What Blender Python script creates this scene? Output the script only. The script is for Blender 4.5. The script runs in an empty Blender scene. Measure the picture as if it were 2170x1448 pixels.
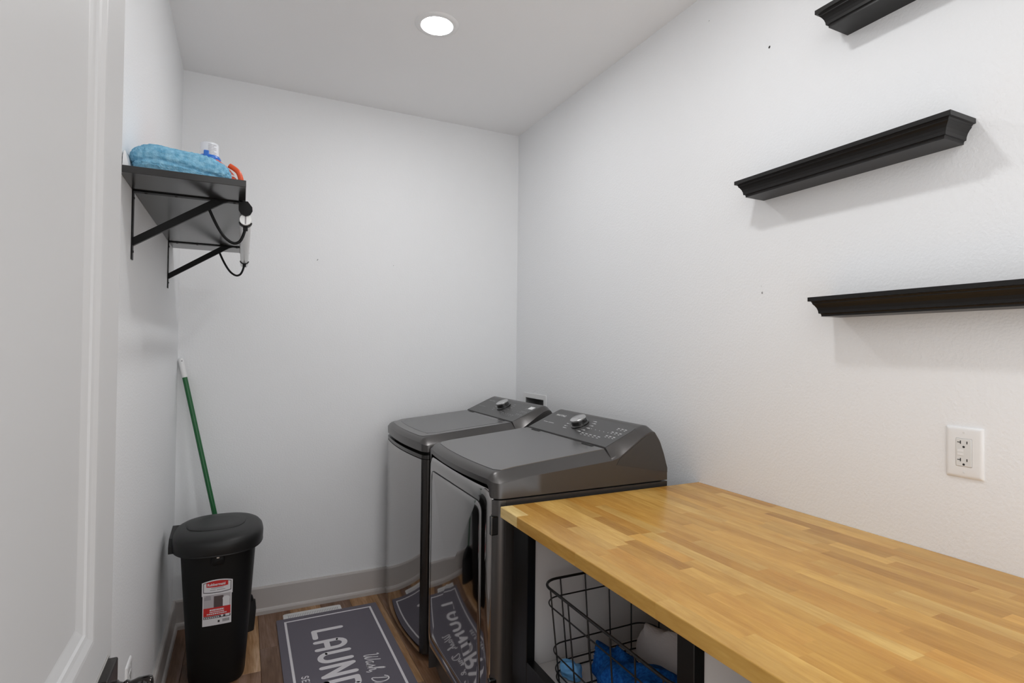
import bpy, bmesh, math, random
from mathutils import Vector, Matrix, noise

random.seed(7)
SC = bpy.context.scene
COL = SC.collection

# ------------------------------------------------------------------ camera
FPX, YAW, PITCH, ROLL = 1177.436, math.radians(25.918), math.radians(0.874), math.radians(0.632)
CAM = Vector((0.2819, -3.1662, 1.3768))
fw = Vector((math.sin(YAW)*math.cos(PITCH), math.cos(YAW)*math.cos(PITCH), math.sin(PITCH)))
r0 = Vector((math.cos(YAW), -math.sin(YAW), 0)); u0 = r0.cross(fw)
rt = math.cos(ROLL)*r0 + math.sin(ROLL)*u0
up = -math.sin(ROLL)*r0 + math.cos(ROLL)*u0
cd = bpy.data.cameras.new('camera'); cam = bpy.data.objects.new('camera', cd); COL.objects.link(cam)
cd.sensor_fit = 'HORIZONTAL'; cd.sensor_width = 36.0; cd.lens = FPX/2170*36.0
cd.clip_start = 0.02; cd.clip_end = 50
m = Matrix.Identity(4)
for i in range(3):
    m[i][0], m[i][1], m[i][2], m[i][3] = rt[i], up[i], -fw[i], CAM[i]
cam.matrix_world = m
SC.camera = cam

# ------------------------------------------------------------------ world / exposure
W_STRENGTH = 0.80        # added even fill, entering where the front wall is left out
LAMP_STRENGTH = 70.0
wd = bpy.data.worlds.new('fill_light'); SC.world = wd; wd.use_nodes = True
bg = wd.node_tree.nodes['Background']; bg.inputs[0].default_value = (1, 1, 1, 1); bg.inputs[1].default_value = W_STRENGTH
vs = SC.view_settings
vs.view_transform = 'Standard'; vs.look = 'None'; vs.gamma = 1.0; vs.use_curve_mapping = False; vs.exposure = 0.91

# ------------------------------------------------------------------ room size
W, H, YN = 1.852, 2.743, -2.985      # right wall x, ceiling z, inner face of the doorway wall

# ------------------------------------------------------------------ materials
def mat(name, col=(.5, .5, .5), rough=.5, metal=0.0, spec=.5, coat=0.0, emit=None, emis=0.0):
    M = bpy.data.materials.new(name); M.use_nodes = True
    b = M.node_tree.nodes['Principled BSDF']
    b.inputs['Base Color'].default_value = (*col, 1); b.inputs['Roughness'].default_value = rough
    b.inputs['Metallic'].default_value = metal; b.inputs['Specular IOR Level'].default_value = spec
    b.inputs['Coat Weight'].default_value = coat
    if emit: b.inputs['Emission Color'].default_value = (*emit, 1); b.inputs['Emission Strength'].default_value = emis
    return M
def nodes(M): return M.node_tree.nodes, M.node_tree.links, M.node_tree.nodes['Principled BSDF']
def add_bump(M, scale, strength, dist=.002, detail=3, stretch=None, rough=.55):
    n, l, b = nodes(M)
    tc = n.new('ShaderNodeTexCoord'); mp = n.new('ShaderNodeMapping'); nz = n.new('ShaderNodeTexNoise'); bp = n.new('ShaderNodeBump')
    if stretch: mp.inputs['Scale'].default_value = stretch
    nz.inputs['Scale'].default_value = scale; nz.inputs['Detail'].default_value = detail; nz.inputs['Roughness'].default_value = rough
    bp.inputs['Strength'].default_value = strength; bp.inputs['Distance'].default_value = dist
    l.new(tc.outputs['Object'], mp.inputs[0]); l.new(mp.outputs[0], nz.inputs['Vector']); l.new(nz.outputs[0], bp.inputs['Height']); l.new(bp.outputs[0], b.inputs['Normal'])
    return nz
def add_mottle(M, scale, c1, c2, stretch=None, detail=4, lo=.35, hi=.65):
    n, l, b = nodes(M)
    tc = n.new('ShaderNodeTexCoord'); mp = n.new('ShaderNodeMapping'); nz = n.new('ShaderNodeTexNoise'); cr = n.new('ShaderNodeValToRGB')
    if stretch: mp.inputs['Scale'].default_value = stretch
    nz.inputs['Scale'].default_value = scale; nz.inputs['Detail'].default_value = detail
    cr.color_ramp.elements[0].position = lo; cr.color_ramp.elements[0].color = (*c1, 1)
    cr.color_ramp.elements[1].position = hi; cr.color_ramp.elements[1].color = (*c2, 1)
    l.new(tc.outputs['Object'], mp.inputs[0]); l.new(mp.outputs[0], nz.inputs['Vector']); l.new(nz.outputs[0], cr.inputs[0]); l.new(cr.outputs[0], b.inputs['Base Color'])

M = {}
M['wall'] = mat('wall_paint', (.868, .876, .888), .62, spec=.3); add_bump(M['wall'], 130, .5, .002, 2)
M['ceil'] = mat('ceiling_paint', (.93, .93, .935), .75, spec=.2); add_bump(M['ceil'], 150, .25, .001, 2)
M['base'] = mat('taupe_trim_paint', (.52, .485, .465), .38, spec=.4)
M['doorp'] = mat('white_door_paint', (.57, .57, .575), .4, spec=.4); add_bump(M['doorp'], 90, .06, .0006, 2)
M['white'] = mat('white_plastic', (.84, .84, .84), .32)
M['whitep'] = mat('white_painted_panel', (.60, .58, .57), .5); add_bump(M['whitep'], 60, .1, .001, 3, (1, .2, 1))
M['offwhite'] = mat('off_white_plastic', (.74, .74, .73), .35)
M['slot'] = mat('dark_slot', (.015, .015, .015), .6)
M['grey'] = mat('scuff_grey', (.32, .32, .32), .8)
M['trimring'] = mat('light_trim_enamel', (.86, .86, .86), .4)
M['emit'] = mat('lamp_diffuser', (1, 1, 1), .5, emit=(.985, .995, 1), emis=LAMP_STRENGTH)
M['espresso'] = mat('espresso_black_stain', (.009, .0082, .008), .36, spec=.35); add_bump(M['espresso'], 40, .08, .0008, 3, (1, .1, 1))
M['melamine'] = mat('black_woodgrain_melamine', (.018, .017, .0165), .2, spec=.5); add_bump(M['melamine'], 55, .05, .0005, 4, (4, .5, 4))
M['blackmetal'] = mat('black_powder_coated_steel', (.004, .004, .004), .45, spec=.22)
M['rod'] = mat('satin_white_steel_tube', (.72, .72, .71), .28, metal=.35)
M['blackpaint'] = mat('black_painted_wood', (.004, .004, .0043), .28, spec=.3); add_bump(M['blackpaint'], 40, .25, .001, 3, (1, 1, .15))
M['blackplastic'] = mat('matte_black_plastic', (.005, .005, .005), .5, spec=.28); add_bump(M['blackplastic'], 500, .18, .0004, 2)
M['lidplastic'] = mat('satin_black_lid_plastic', (.012, .012, .012), .42, spec=.38); add_bump(M['lidplastic'], 600, .15, .0004, 2)
M['wire'] = mat('black_wire_coating', (.006, .0055, .0055), .45)
M['appl'] = mat('smoky_dark_steel_gloss', (.40, .39, .385), .05, metal=1.0)
M['appltop'] = mat('dark_grey_satin_enamel', (.21, .205, .204), .33, metal=.75, spec=.5, coat=.15)
M['appledge'] = mat('dark_grey_gloss_enamel', (.10, .095, .093), .3, metal=.7)
M['console'] = mat('charcoal_console_panel', (.068, .067, .067), .33, spec=.5)
M['cheek'] = mat('charcoal_end_cap', (.045, .042, .041), .36, spec=.5)
M['blackgap'] = mat('black_gap', (.006, .006, .006), .6)
M['applside'] = mat('dark_steel_side_panel', (.05, .045, .042), .2, metal=.25, spec=.5)
M['chrome'] = mat('brushed_chrome', (.62, .62, .62), .25, metal=1.0); add_bump(M['chrome'], 300, .2, .0005, 2, (1, .1, 1))
M['darkchrome'] = mat('dark_chrome', (.10, .10, .10), .15, metal=1.0)
M['print'] = mat('pale_grey_print', (.62, .62, .62), .5)
M['printdim'] = mat('dim_grey_print', (.30, .30, .30), .5)
M['mat'] = mat('slate_printed_foam_mat', (.155, .142, .172), .62, spec=.25); add_bump(M['mat'], 900, .12, .0004, 2)
M['matprint'] = mat('ivory_mat_print', (.80, .77, .80), .6)
M['green'] = mat('green_pole_sleeve', (.012, .12, .035), .3)
M['bristle'] = mat('black_bristle', (.012, .012, .012), .7)
M['blue'] = mat('royal_blue_terry', (.012, .10, .36), .92, spec=.1); add_mottle(M['blue'], 120, (.006, .055, .24), (.016, .13, .44))
M['ltblue'] = mat('light_blue_cloth', (.16, .40, .72), .9, spec=.1)
M['aqua'] = mat('sky_blue_terry', (.22, .50, .70), .95, spec=.1); add_mottle(M['aqua'], 85, (.14, .38, .58), (.33, .62, .80), lo=.3, hi=.7); add_bump(M['aqua'], 260, .9, .004, 3)
M['knit'] = mat('pale_knit_cloth', (.62, .58, .57), .95, spec=.1); add_bump(M['knit'], 220, .6, .003, 2, (1, .25, 1))
M['orange'] = mat('orange_red_jug_plastic', (.72, .09, .02), .3)
M['capblue'] = mat('blue_cap_plastic', (.02, .16, .62), .3)
M['capclear'] = mat('milky_cap_plastic', (.78, .80, .84), .25)
M['paper'] = mat('white_paper', (.82, .82, .83), .7)
M['lblwhite'] = mat('label_white', (.76, .75, .77), .45)
M['lblred'] = mat('label_red', (.60, .025, .025), .45)
M['lbldark'] = mat('label_charcoal', (.05, .045, .05), .45)
M['lblgrey'] = mat('label_grey', (.36, .34, .36), .45)
M['lblbrown'] = mat('label_photo_brown', (.10, .075, .075), .45)
M['bronze'] = mat('dark_bronze_lever_metal', (.03, .026, .024), .16, metal=.85)
M['latch'] = mat('satin_nickel', (.6, .58, .55), .3, metal=1.0)
M['hose'] = mat('supply_box_interior', (.24, .24, .24), .6)

def wood_mat(name, grain, base_attr=True, rough=.3, coat=0.0, streak=(22, 1.1, 22), contrast=.45, fine=.18, warm=(1, .82, .55)):
    """wood tinted by each piece's own object colour, grain along local y"""
    Mt = mat(name, (.5, .3, .1), rough, coat=coat); n, l, b = nodes(Mt)
    oi = n.new('ShaderNodeObjectInfo'); tc = n.new('ShaderNodeTexCoord'); mp = n.new('ShaderNodeMapping'); mp.inputs['Scale'].default_value = streak
    add = n.new('ShaderNodeVectorMath'); add.operation = 'ADD'; ml = n.new('ShaderNodeVectorMath'); ml.operation = 'SCALE'
    rnd = n.new('ShaderNodeCombineXYZ')
    l.new(oi.outputs['Random'], rnd.inputs[0]); l.new(oi.outputs['Random'], rnd.inputs[1]); ml.inputs['Scale'].default_value = 37.0
    l.new(rnd.outputs[0], ml.inputs[0]); l.new(tc.outputs['Object'], mp.inputs[0]); l.new(mp.outputs[0], add.inputs[0]); l.new(ml.outputs[0], add.inputs[1])
    n1 = n.new('ShaderNodeTexNoise'); n1.inputs['Scale'].default_value = 1.0; n1.inputs['Detail'].default_value = 5; n1.inputs['Distortion'].default_value = .8
    n2 = n.new('ShaderNodeTexNoise'); n2.inputs['Scale'].default_value = 7.0; n2.inputs['Detail'].default_value = 6
    l.new(add.outputs[0], n1.inputs['Vector']); l.new(add.outputs[0], n2.inputs['Vector'])
    r1 = n.new('ShaderNodeMapRange'); r1.inputs[1].default_value = .32; r1.inputs[2].default_value = .72; r1.inputs[3].default_value = 1 - contrast; r1.inputs[4].default_value = 1.12
    r2 = n.new('ShaderNodeMapRange'); r2.inputs[1].default_value = .3; r2.inputs[2].default_value = .7; r2.inputs[3].default_value = 1 - fine; r2.inputs[4].default_value = 1 + fine*.4
    l.new(n1.outputs[0], r1.inputs[0]); l.new(n2.outputs[0], r2.inputs[0])
    mu = n.new('ShaderNodeMath'); mu.operation = 'MULTIPLY'; l.new(r1.outputs[0], mu.inputs[0]); l.new(r2.outputs[0], mu.inputs[1])
    mx = n.new('ShaderNodeMix'); mx.data_type = 'RGBA'; mx.blend_type = 'MULTIPLY'; mx.inputs[0].default_value = 1.0
    l.new(oi.outputs['Color'], mx.inputs[6])
    # darker grain is also warmer
    cr = n.new('ShaderNodeCombineColor'); pw = []
    for k in range(3):
        q = n.new('ShaderNodeMath'); q.operation = 'POWER'; q.inputs[1].default_value = (0.75, 1.05, 1.6)[k]; l.new(mu.outputs[0], q.inputs[0]); l.new(q.outputs[0], cr.inputs[k])
    l.new(cr.outputs[0], mx.inputs[7]); l.new(mx.outputs[2], b.inputs['Base Color'])
    bp = n.new('ShaderNodeBump'); bp.inputs['Strength'].default_value = grain; bp.inputs['Distance'].default_value = .001
    l.new(n2.outputs[0], bp.inputs['Height']); l.new(bp.outputs[0], b.inputs['Normal'])
    return Mt
M['stave'] = wood_mat('butcher_block_maple', .03, rough=.25, coat=.0, contrast=.26, fine=.12, streak=(20, 3.2, 20))
M['stave'].node_tree.nodes['Principled BSDF'].inputs['Specular IOR Level'].default_value = .38
M['plank'] = wood_mat('distressed_brown_plank', .25, rough=.42, contrast=.55, fine=.35, streak=(20, 1.6, 20))

# ------------------------------------------------------------------ mesh helpers
def obj(name, bm, material, parent=None, smooth=None):
    me = bpy.data.meshes.new(name)
    bmesh.ops.recalc_face_normals(bm, faces=bm.faces)
    bm.to_mesh(me); bm.free()
    o = bpy.data.objects.new(name, me); COL.objects.link(o)
    if material is not None: me.materials.append(M[material] if isinstance(material, str) else material)
    if smooth is not None:
        for p in me.polygons: p.use_smooth = True
        me.set_sharp_from_angle(angle=math.radians(smooth))
    if parent is not None: o.parent = parent
    return o
def tag(o, label, cat, group=None):
    o['label'] = label; o['category'] = cat
    if group: o['group'] = group
    return o
def struct(o): o['kind'] = 'structure'; return o
def thing(name, label, cat, loc=(0, 0, 0), group=None):
    o = bpy.data.objects.new(name, None); COL.objects.link(o); o.location = loc; o.empty_display_size = .05
    return tag(o, label, cat, group)
def part(name, bm, material, root, smooth=None, under=None):
    """part modelled in world space, parented to a root that may be an Empty placed at the thing's base"""
    if root.location.length > 0: bmesh.ops.translate(bm, verts=bm.verts, vec=-root.location)
    return obj(name, bm, material, under or root, smooth)

def add_box(bm, lo, hi, bevel=0.0, seg=1):
    b2 = bmesh.new(); bmesh.ops.create_cube(b2, size=1.0)
    for v in b2.verts: v.co = Vector([(lo[i]+hi[i])/2 + v.co[i]*(hi[i]-lo[i]) for i in range(3)])
    if bevel > 0: bmesh.ops.bevel(b2, geom=b2.edges[:], offset=bevel, segments=seg, affect='EDGES', profile=.5)
    merge(bm, b2)
def merge(bm, b2):
    mp = {v: bm.verts.new(v.co) for v in b2.verts}
    for f in b2.faces:
        try: bm.faces.new([mp[v] for v in f.verts])
        except ValueError: pass
    b2.free()
def box(lo, hi, bevel=0.0, seg=1):
    bm = bmesh.new(); add_box(bm, lo, hi, bevel, seg); return bm
def add_prism(bm, pts, fn):
    """pts: closed 2D outline; fn(p, 0/1)->3D for the two ends"""
    a = [bm.verts.new(fn(p, 0)) for p in pts]; b = [bm.verts.new(fn(p, 1)) for p in pts]
    n = len(pts)
    for i in range(n): bm.faces.new((a[i], a[(i+1) % n], b[(i+1) % n], b[i]))
    bm.faces.new(a[::-1]); bm.faces.new(b)
def prism_y(pts, y0, y1):
    bm = bmesh.new(); add_prism(bm, pts, lambda p, e: (p[0], y1 if e else y0, p[1])); return bm
def prism_x(pts, x0, x1):
    bm = bmesh.new(); add_prism(bm, pts, lambda p, e: (x1 if e else x0, p[0], p[1])); return bm
def prism_z(pts, z0, z1):
    bm = bmesh.new(); add_prism(bm, pts, lambda p, e: (p[0], p[1], z1 if e else z0)); return bm
def add_tube(bm, path, r, n=8, closed=False, cap=True):
    path = [Vector(p) for p in path]; rings = []; N = len(path); up_ = None
    for i, p in enumerate(path):
        if closed: t = (path[(i+1) % N]-path[i-1]).normalized()
        else: t = (path[min(i+1, N-1)]-path[max(i-1, 0)]).normalized()
        if up_ is None:
            up_ = Vector((0, 0, 1)) if abs(t.z) < .9 else Vector((1, 0, 0))
        s = t.cross(up_)
        if s.length < 1e-6: s = t.orthogonal()
        s.normalize(); up_ = s.cross(t).normalized()
        rr = r[i] if isinstance(r, (list, tuple)) else r
        rings.append([bm.verts.new(p + s*math.cos(2*math.pi*k/n)*rr + up_*math.sin(2*math.pi*k/n)*rr) for k in range(n)])
    for i in range(N if closed else N-1):
        A, B = rings[i], rings[(i+1) % N]
        for k in range(n): bm.faces.new((A[k], A[(k+1) % n], B[(k+1) % n], B[k]))
    if cap and not closed: bm.faces.new(rings[0][::-1]); bm.faces.new(rings[-1])
def tube(path, r, n=8, closed=False, cap=True):
    bm = bmesh.new(); add_tube(bm, path, r, n, closed, cap); return bm
def add_lathe(bm, prof, fr, n=32):
    """prof: (radius, height) list, fr: Matrix placing local z axis"""
    rings = []
    for (rad, h) in prof:
        if rad < 1e-6: rings.append([bm.verts.new(fr @ Vector((0, 0, h)))])
        else: rings.append([bm.verts.new(fr @ Vector((rad*math.cos(2*math.pi*k/n), rad*math.sin(2*math.pi*k/n), h))) for k in range(n)])
    for A, B in zip(rings, rings[1:]):
        if len(A) == 1 and len(B) == 1: continue
        for k in range(n):
            if len(A) == 1: bm.faces.new((A[0], B[(k+1) % n], B[k]))
            elif len(B) == 1: bm.faces.new((A[k], A[(k+1) % n], B[0]))
            else: bm.faces.new((A[k], A[(k+1) % n], B[(k+1) % n], B[k]))
def lathe(prof, fr, n=32):
    bm = bmesh.new(); add_lathe(bm, prof, fr, n); return bm
def frame(o, z, x=None):
    z = Vector(z).normalized(); x = Vector(x) if x else z.orthogonal(); x = (x - z*x.dot(z)).normalized(); y = z.cross(x)
    return Matrix(((x[0], y[0], z[0], o[0]), (x[1], y[1], z[1], o[1]), (x[2], y[2], z[2], o[2]), (0, 0, 0, 1)))
def T(p): return Matrix.Translation(Vector(p))
def rrect(x0, y0, x1, y1, r, n=6):
    pts = []
    for (cx, cy, a) in ((x1-r, y0+r, -90), (x1-r, y1-r, 0), (x0+r, y1-r, 90), (x0+r, y0+r, 180)):
        for k in range(n+1):
            t = math.radians(a + 90*k/n); pts.append((cx + r*math.cos(t), cy + r*math.sin(t)))
    return pts
def superell(cx, cy, a, b, e=3.0, n=64):
    pts = []
    for k in range(n):
        t = 2*math.pi*k/n; c, s = math.cos(t), math.sin(t)
        pts.append((cx + a*math.copysign(abs(c)**(2/e), c), cy + b*math.copysign(abs(s)**(2/e), s)))
    return pts
def loft(bm, rings, cap0=True, cap1=True):
    R_ = [[bm.verts.new(p) for p in ring] for ring in rings]; n = len(R_[0])
    for A, B in zip(R_, R_[1:]):
        for k in range(n): bm.faces.new((A[k], A[(k+1) % n], B[(k+1) % n], B[k]))
    if cap0: bm.faces.new(R_[0][::-1])
    if cap1: bm.faces.new(R_[-1])
def smoothline(pts, sub=6):
    P = [Vector(p) for p in pts]; out = []
    for i in range(len(P)-1):
        p0, p1, p2, p3 = P[max(i-1, 0)], P[i], P[i+1], P[min(i+2, len(P)-1)]
        for k in range(sub):
            t = k/sub
            out.append(.5*((2*p1) + (p2-p0)*t + (2*p0-5*p1+4*p2-p3)*t*t + (3*p1-p0-3*p2+p3)*t**3))
    out.append(P[-1]); return out
LAYER = 0
def add_stroke(bm, pts, w, fn, roundcap=True):
    """flat stroke (2D polyline of width w) mapped to 3D through fn"""
    pts = [Vector(p) for p in pts]
    global LAYER
    LAYER += 1; lift = lambda p, k: Vector(fn(p)) + Vector((0, 0, .00004*((LAYER*4+k) % 24)))
    for i, (a, b) in enumerate(zip(pts, pts[1:])):
        d = b-a
        if d.length < 1e-7: continue
        nrm = Vector((-d.y, d.x)).normalized()*w/2
        bm.faces.new([bm.verts.new(lift(q, i % 2)) for q in (a+nrm, a-nrm, b-nrm, b+nrm)])
    for i, p in enumerate(pts):
        if not roundcap and i in (0, len(pts)-1): continue
        bm.faces.new([bm.verts.new(lift((p.x+w/2*math.cos(t*math.pi/5), p.y+w/2*math.sin(t*math.pi/5)), 2 + i % 2)) for t in range(10)])
def add_poly(bm, pts, fn):
    bm.faces.new([bm.verts.new(fn(p)) for p in pts])
def text_mesh(txt, size, fn, bold=0.0, shear=0.0, sx=1.0):
    cu = bpy.data.curves.new('lettering', 'FONT'); cu.body = txt; cu.size = size; cu.offset = bold; cu.shear = shear; cu.fill_mode = 'FRONT'; cu.resolution_u = 3
    to = bpy.data.objects.new('lettering', cu); COL.objects.link(to)
    bpy.context.view_layer.update(); dg = bpy.context.evaluated_depsgraph_get()
    me = bpy.data.meshes.new_from_object(to.evaluated_get(dg)); bpy.data.objects.remove(to); bpy.data.curves.remove(cu)
    bm = bmesh.new(); bm.from_mesh(me); bpy.data.meshes.remove(me)
    for v in bm.verts: v.co = Vector(fn((v.co.x*sx, v.co.y)))
    return bm

# ================================================================== SETTING
floor = struct(obj('floor', box((-.1, YN-.6, -.08), (W+.1, .1, -.006)), mat('subfloor', (.12, .08, .06), .7)))
tones = [(.33, .205, .15), (.27, .165, .122), (.42, .27, .185), (.68, .45, .27), (.23, .138, .10), (.36, .23, .168), (.56, .36, .22)]
meshes = {}
pw = .152
for i in range(-1, 13):
    x0 = -.078 + i*pw
    if x0 > W: break
    yy = -.0 - (-1)**i*0.0 + random.uniform(0, .9)
    y1 = .02
    first = True
    while y1 > YN-.5:
        ln = random.uniform(.35, 1.1) if first else 1.2
        first = False
        y0 = y1-ln
        bm = box((-(pw-.0012)/2, -(ln-.0014)/2, -.006), ((pw-.0012)/2, (ln-.0014)/2, 0), .0011)
        p = obj('plank', bm, 'plank', floor); p.location = (x0+pw/2, (y0+y1)/2, 0)
        c = random.choice(tones); k = random.uniform(.85, 1.15); p.color = (c[0]*k, c[1]*k, c[2]*k, 1)
        y1 = y0
struct(obj('ceiling', box((-.15, YN-.15, H), (W+.15, .15, H+.1)), 'ceil'))
wall_l = struct(obj('wall_left', box((-.12, YN-.12, -.08), (0, .12, H+.02)), 'wall'))
wall_b = struct(obj('wall_back', box((-.12, 0, -.08), (W+.12, .12, H+.02)), 'wall'))
# right wall has a cut-out for the washing machine supply box
BX = (-.366, -.139, .92, 1.090)      # y0,y1,z0,z1
bm = bmesh.new()
add_box(bm, (W, YN-.12, -.08), (W+.12, .12, BX[2])); add_box(bm, (W, YN-.12, BX[3]), (W+.12, .12, H+.02))
add_box(bm, (W, YN-.12, BX[2]), (W+.12, BX[0], BX[3])); add_box(bm, (W, BX[1], BX[2]), (W+.12, .12, BX[3]))
wall_r = struct(obj('wall_right', bm, 'wall'))
bm = bmesh.new()                     # jamb stub the door hangs on; rest of this wall left out to admit the fill
add_box(bm, (0, YN-.12, -.08), (.075, YN, H))
struct(obj('wall_front', bm, 'wall'))
# baseboards with a shoe moulding
BP = [(0, 0), (.024, 0), (.024, .018), (.021, .026), (.0145, .031), (.0145, .131), (.011, .139), (0, .139)]
struct(obj('baseboard_back', prism_x([(-p[0], p[1]) for p in BP], 0, W), 'base'))
struct(obj('baseboard_left', prism_y(BP, YN, -.0145), 'base'))
struct(obj('baseboard_right', prism_y([(W-p[0], p[1]) for p in BP], -1.58, -.0145), 'base'))
# wall scuffs and old nail holes
def scuff(parent, fn, c, s, seed):
    rnd = random.Random(seed); bm = bmesh.new()
    for k in range(rnd.randint(1, 3)):
        ox, oz = rnd.uniform(-s, s)*.8, rnd.uniform(-s, s)
        pts = [(c[0]+ox+s*rnd.uniform(.35, .8)*math.cos(t*math.pi/4), c[1]+oz+s*rnd.uniform(.35, 1.0)*math.sin(t*math.pi/4)) for t in range(8)]
        add_poly(bm, pts, fn)
    obj('scuff_mark', bm, 'grey', parent)
for i, (y, z, s) in enumerate(((-1.883, 2.401, .0055), (-1.856, 1.575, .006), (-.459, 1.921, .002), (-1.613, 2.633, .003), (-1.852, 1.60, .002))):
    scuff(wall_r, lambda q: (W-.0004, q[0], q[1]), (y, z), s, i)
for i, (x, z, s) in enumerate(((.643, 1.854, .0035), (1.058, 1.855, .003))):
    scuff(wall_b, lambda q: (q[0], -.0004, q[1]), (x, z), s, 20+i)

# ------------------------------------------------------------------ open door by the left wall
DX0, DX1, DYE, DYH = .090, .125, -2.222, -2.982
def door_leaf():
    bm = bmesh.new(); st = .104
    panels = [(.26, .90), (1.012, 1.905)]
    y0, y1 = DYH, DYE; pi0, pi1 = y0+st, y1-st
    add_box(bm, (DX0, y0, .012), (DX1, pi0, 2.032)); add_box(bm, (DX0, pi1, .012), (DX1, y1, 2.032))
    zz = [.012] + [z for p in panels for z in p] + [2.032]
    for a, b in zip(zz[::2], zz[1::2]): add_box(bm, (DX0, pi0, a), (DX1, pi1, b))
    return bm, panels, pi0, pi1
bm, panels, pi0, pi1 = door_leaf()
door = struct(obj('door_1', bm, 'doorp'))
for (za, zb) in panels:
    # sticking: stepped slope from the frame face down to the recessed panel
    prof = [(0, DX1), (.004, DX1-.0005), (.012, DX1-.004), (.017, DX1-.0055), (.019, DX1-.008), (.030, DX1-.012), (.032, DX1-.0125)]
    bm = bmesh.new(); rings = []
    for (ins, x) in prof:
        rings.append([(x, pi0+ins, za+ins), (x, pi1-ins, za+ins), (x, pi1-ins, zb-ins), (x, pi0+ins, zb-ins)])
    loft(bm, rings, cap0=False, cap1=True)
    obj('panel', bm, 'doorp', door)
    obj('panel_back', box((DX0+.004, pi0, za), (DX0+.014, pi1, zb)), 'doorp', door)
for hz in (.25, 1.05, 1.85):
    obj('hinge', tube([(DX1+.004, DYH-.0005, hz-.045), (DX1+.004, DYH-.0005, hz+.045)], .005, 10), 'bronze', door)
# lever handle (both sides share one spindle)
LY, LZ = -2.280, .921
hd = obj('lever_handle', box((DX1, LY-.033, LZ-.033), (DX1+.0125, LY+.033, LZ+.033), .0022, 2), 'bronze', door)
bm = bmesh.new()
add_lathe(bm, [(.0, .0125), (.0155, .0125), (.0155, .017), (.013, .019), (.0115, .023), (.0135, .026), (.0135, .028), (.0115, .031), (.0125, .035), (.0138, .040), (.0138, .052), (.0125, .0555), (.009, .057), (0, .0575)], frame((DX1, LY, LZ), (1, 0, 0)), 24)
add_tube(bm, smoothline([(DX1+.044, LY+.002, LZ), (DX1+.0455, LY-.03, LZ), (DX1+.044, LY-.075, LZ-.001), (DX1+.040, LY-.118, LZ-.002)], 5), [.0125]*6+[.011]*6+[.0095]*4, 14)
obj('lever', bm, 'bronze', hd, 40)
obj('latch_plate', box((DX0+.005, DYE, LZ-.03), (DX1-.005, DYE+.0016, LZ+.03), .0005), 'latch', hd)
obj('rose_backplate', box((DX1-.0005, LY-.036, LZ-.036), (DX1+.002, LY+.036, LZ+.036), .0008), 'latch', hd)

# ================================================================== CEILING LIGHTS
def recessed_light(x, y, label):
    t = thing('recessed_light', label, 'ceiling light', (x, y, H), 'recessed lights in the ceiling')
    part('trim_ring', lathe([(.0655, -.004), (.067, -.007), (.078, -.008), (.088, -.005), (.0925, -.0002), (.0655, -.0002)], T((x, y, H)), 48), 'trimring', t, 40)
    part('diffuser', lathe([(0, -.005), (.0655, -.005), (.0655, -.0005), (0, -.0005)], T((x, y, H)), 48), 'emit', t)
recessed_light(.998, -.937, 'round recessed ceiling light with a glowing disc, above the two laundry machines')
recessed_light(1.02, -2.04, 'round recessed ceiling light with a glowing disc, above the wooden counter')

# ================================================================== LAUNDRY MACHINES
MW, XB = .686, 1.715
TH = math.atan2(.070, .160)
def lerp_pts(pts, x):
    if x <= pts[0][0]: return pts[0][1]
    for (a, b), (c, d) in zip(pts, pts[1:]):
        if x <= c: return b + (d-b)*(x-a)/(c-a)
    return pts[-1][1]
PROF = [(.985, .957), (.993, .968), (1.004, .976), (1.02, .981), (1.05, .9845), (1.462, 1.024), (1.4625, 1.019), (1.4665, 1.019), (1.467, 1.0275), (1.615, 1.0925), (1.628, 1.0975), (1.640, 1.1), (1.651, 1.0985), (1.662, 1.092), (1.676, 1.074), (1.69, 1.044), (1.705, .998), (1.715, .955)]
EDGE = [(.985, .948), (1.03, .955), (1.478, .990), (1.495, .997), (1.56, 1.040), (1.61, 1.073), (1.64, 1.083), (1.655, 1.080), (1.68, 1.045), (1.70, .995), (1.715, .945)]
def xfront(v, bow=.026, r=.03, base=1.012):
    t = 2*v/MW-1; x = base - bow*(1-t*t); d = min(v, MW-v)
    if d < r: x += r - math.sqrt(max(0, r*r-(r-d)**2))
    return x
VS = [0, .0008, .003, .006, .010, .015, .02, .025, .03, .036, .044, .052, .06, .075] 
VS = VS + [.075 + (MW-.15)*k/14 for k in range(1, 14)] + [MW-v for v in reversed(VS)]
def ramp(t): t = max(0, min(1, t)); return t
def ztop(x, v):
    d = min(v, MW-v); P_, E_ = lerp_pts(PROF, x), lerp_pts(EDGE, x)
    return E_ + (P_-E_)*ramp(d/.044)
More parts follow.
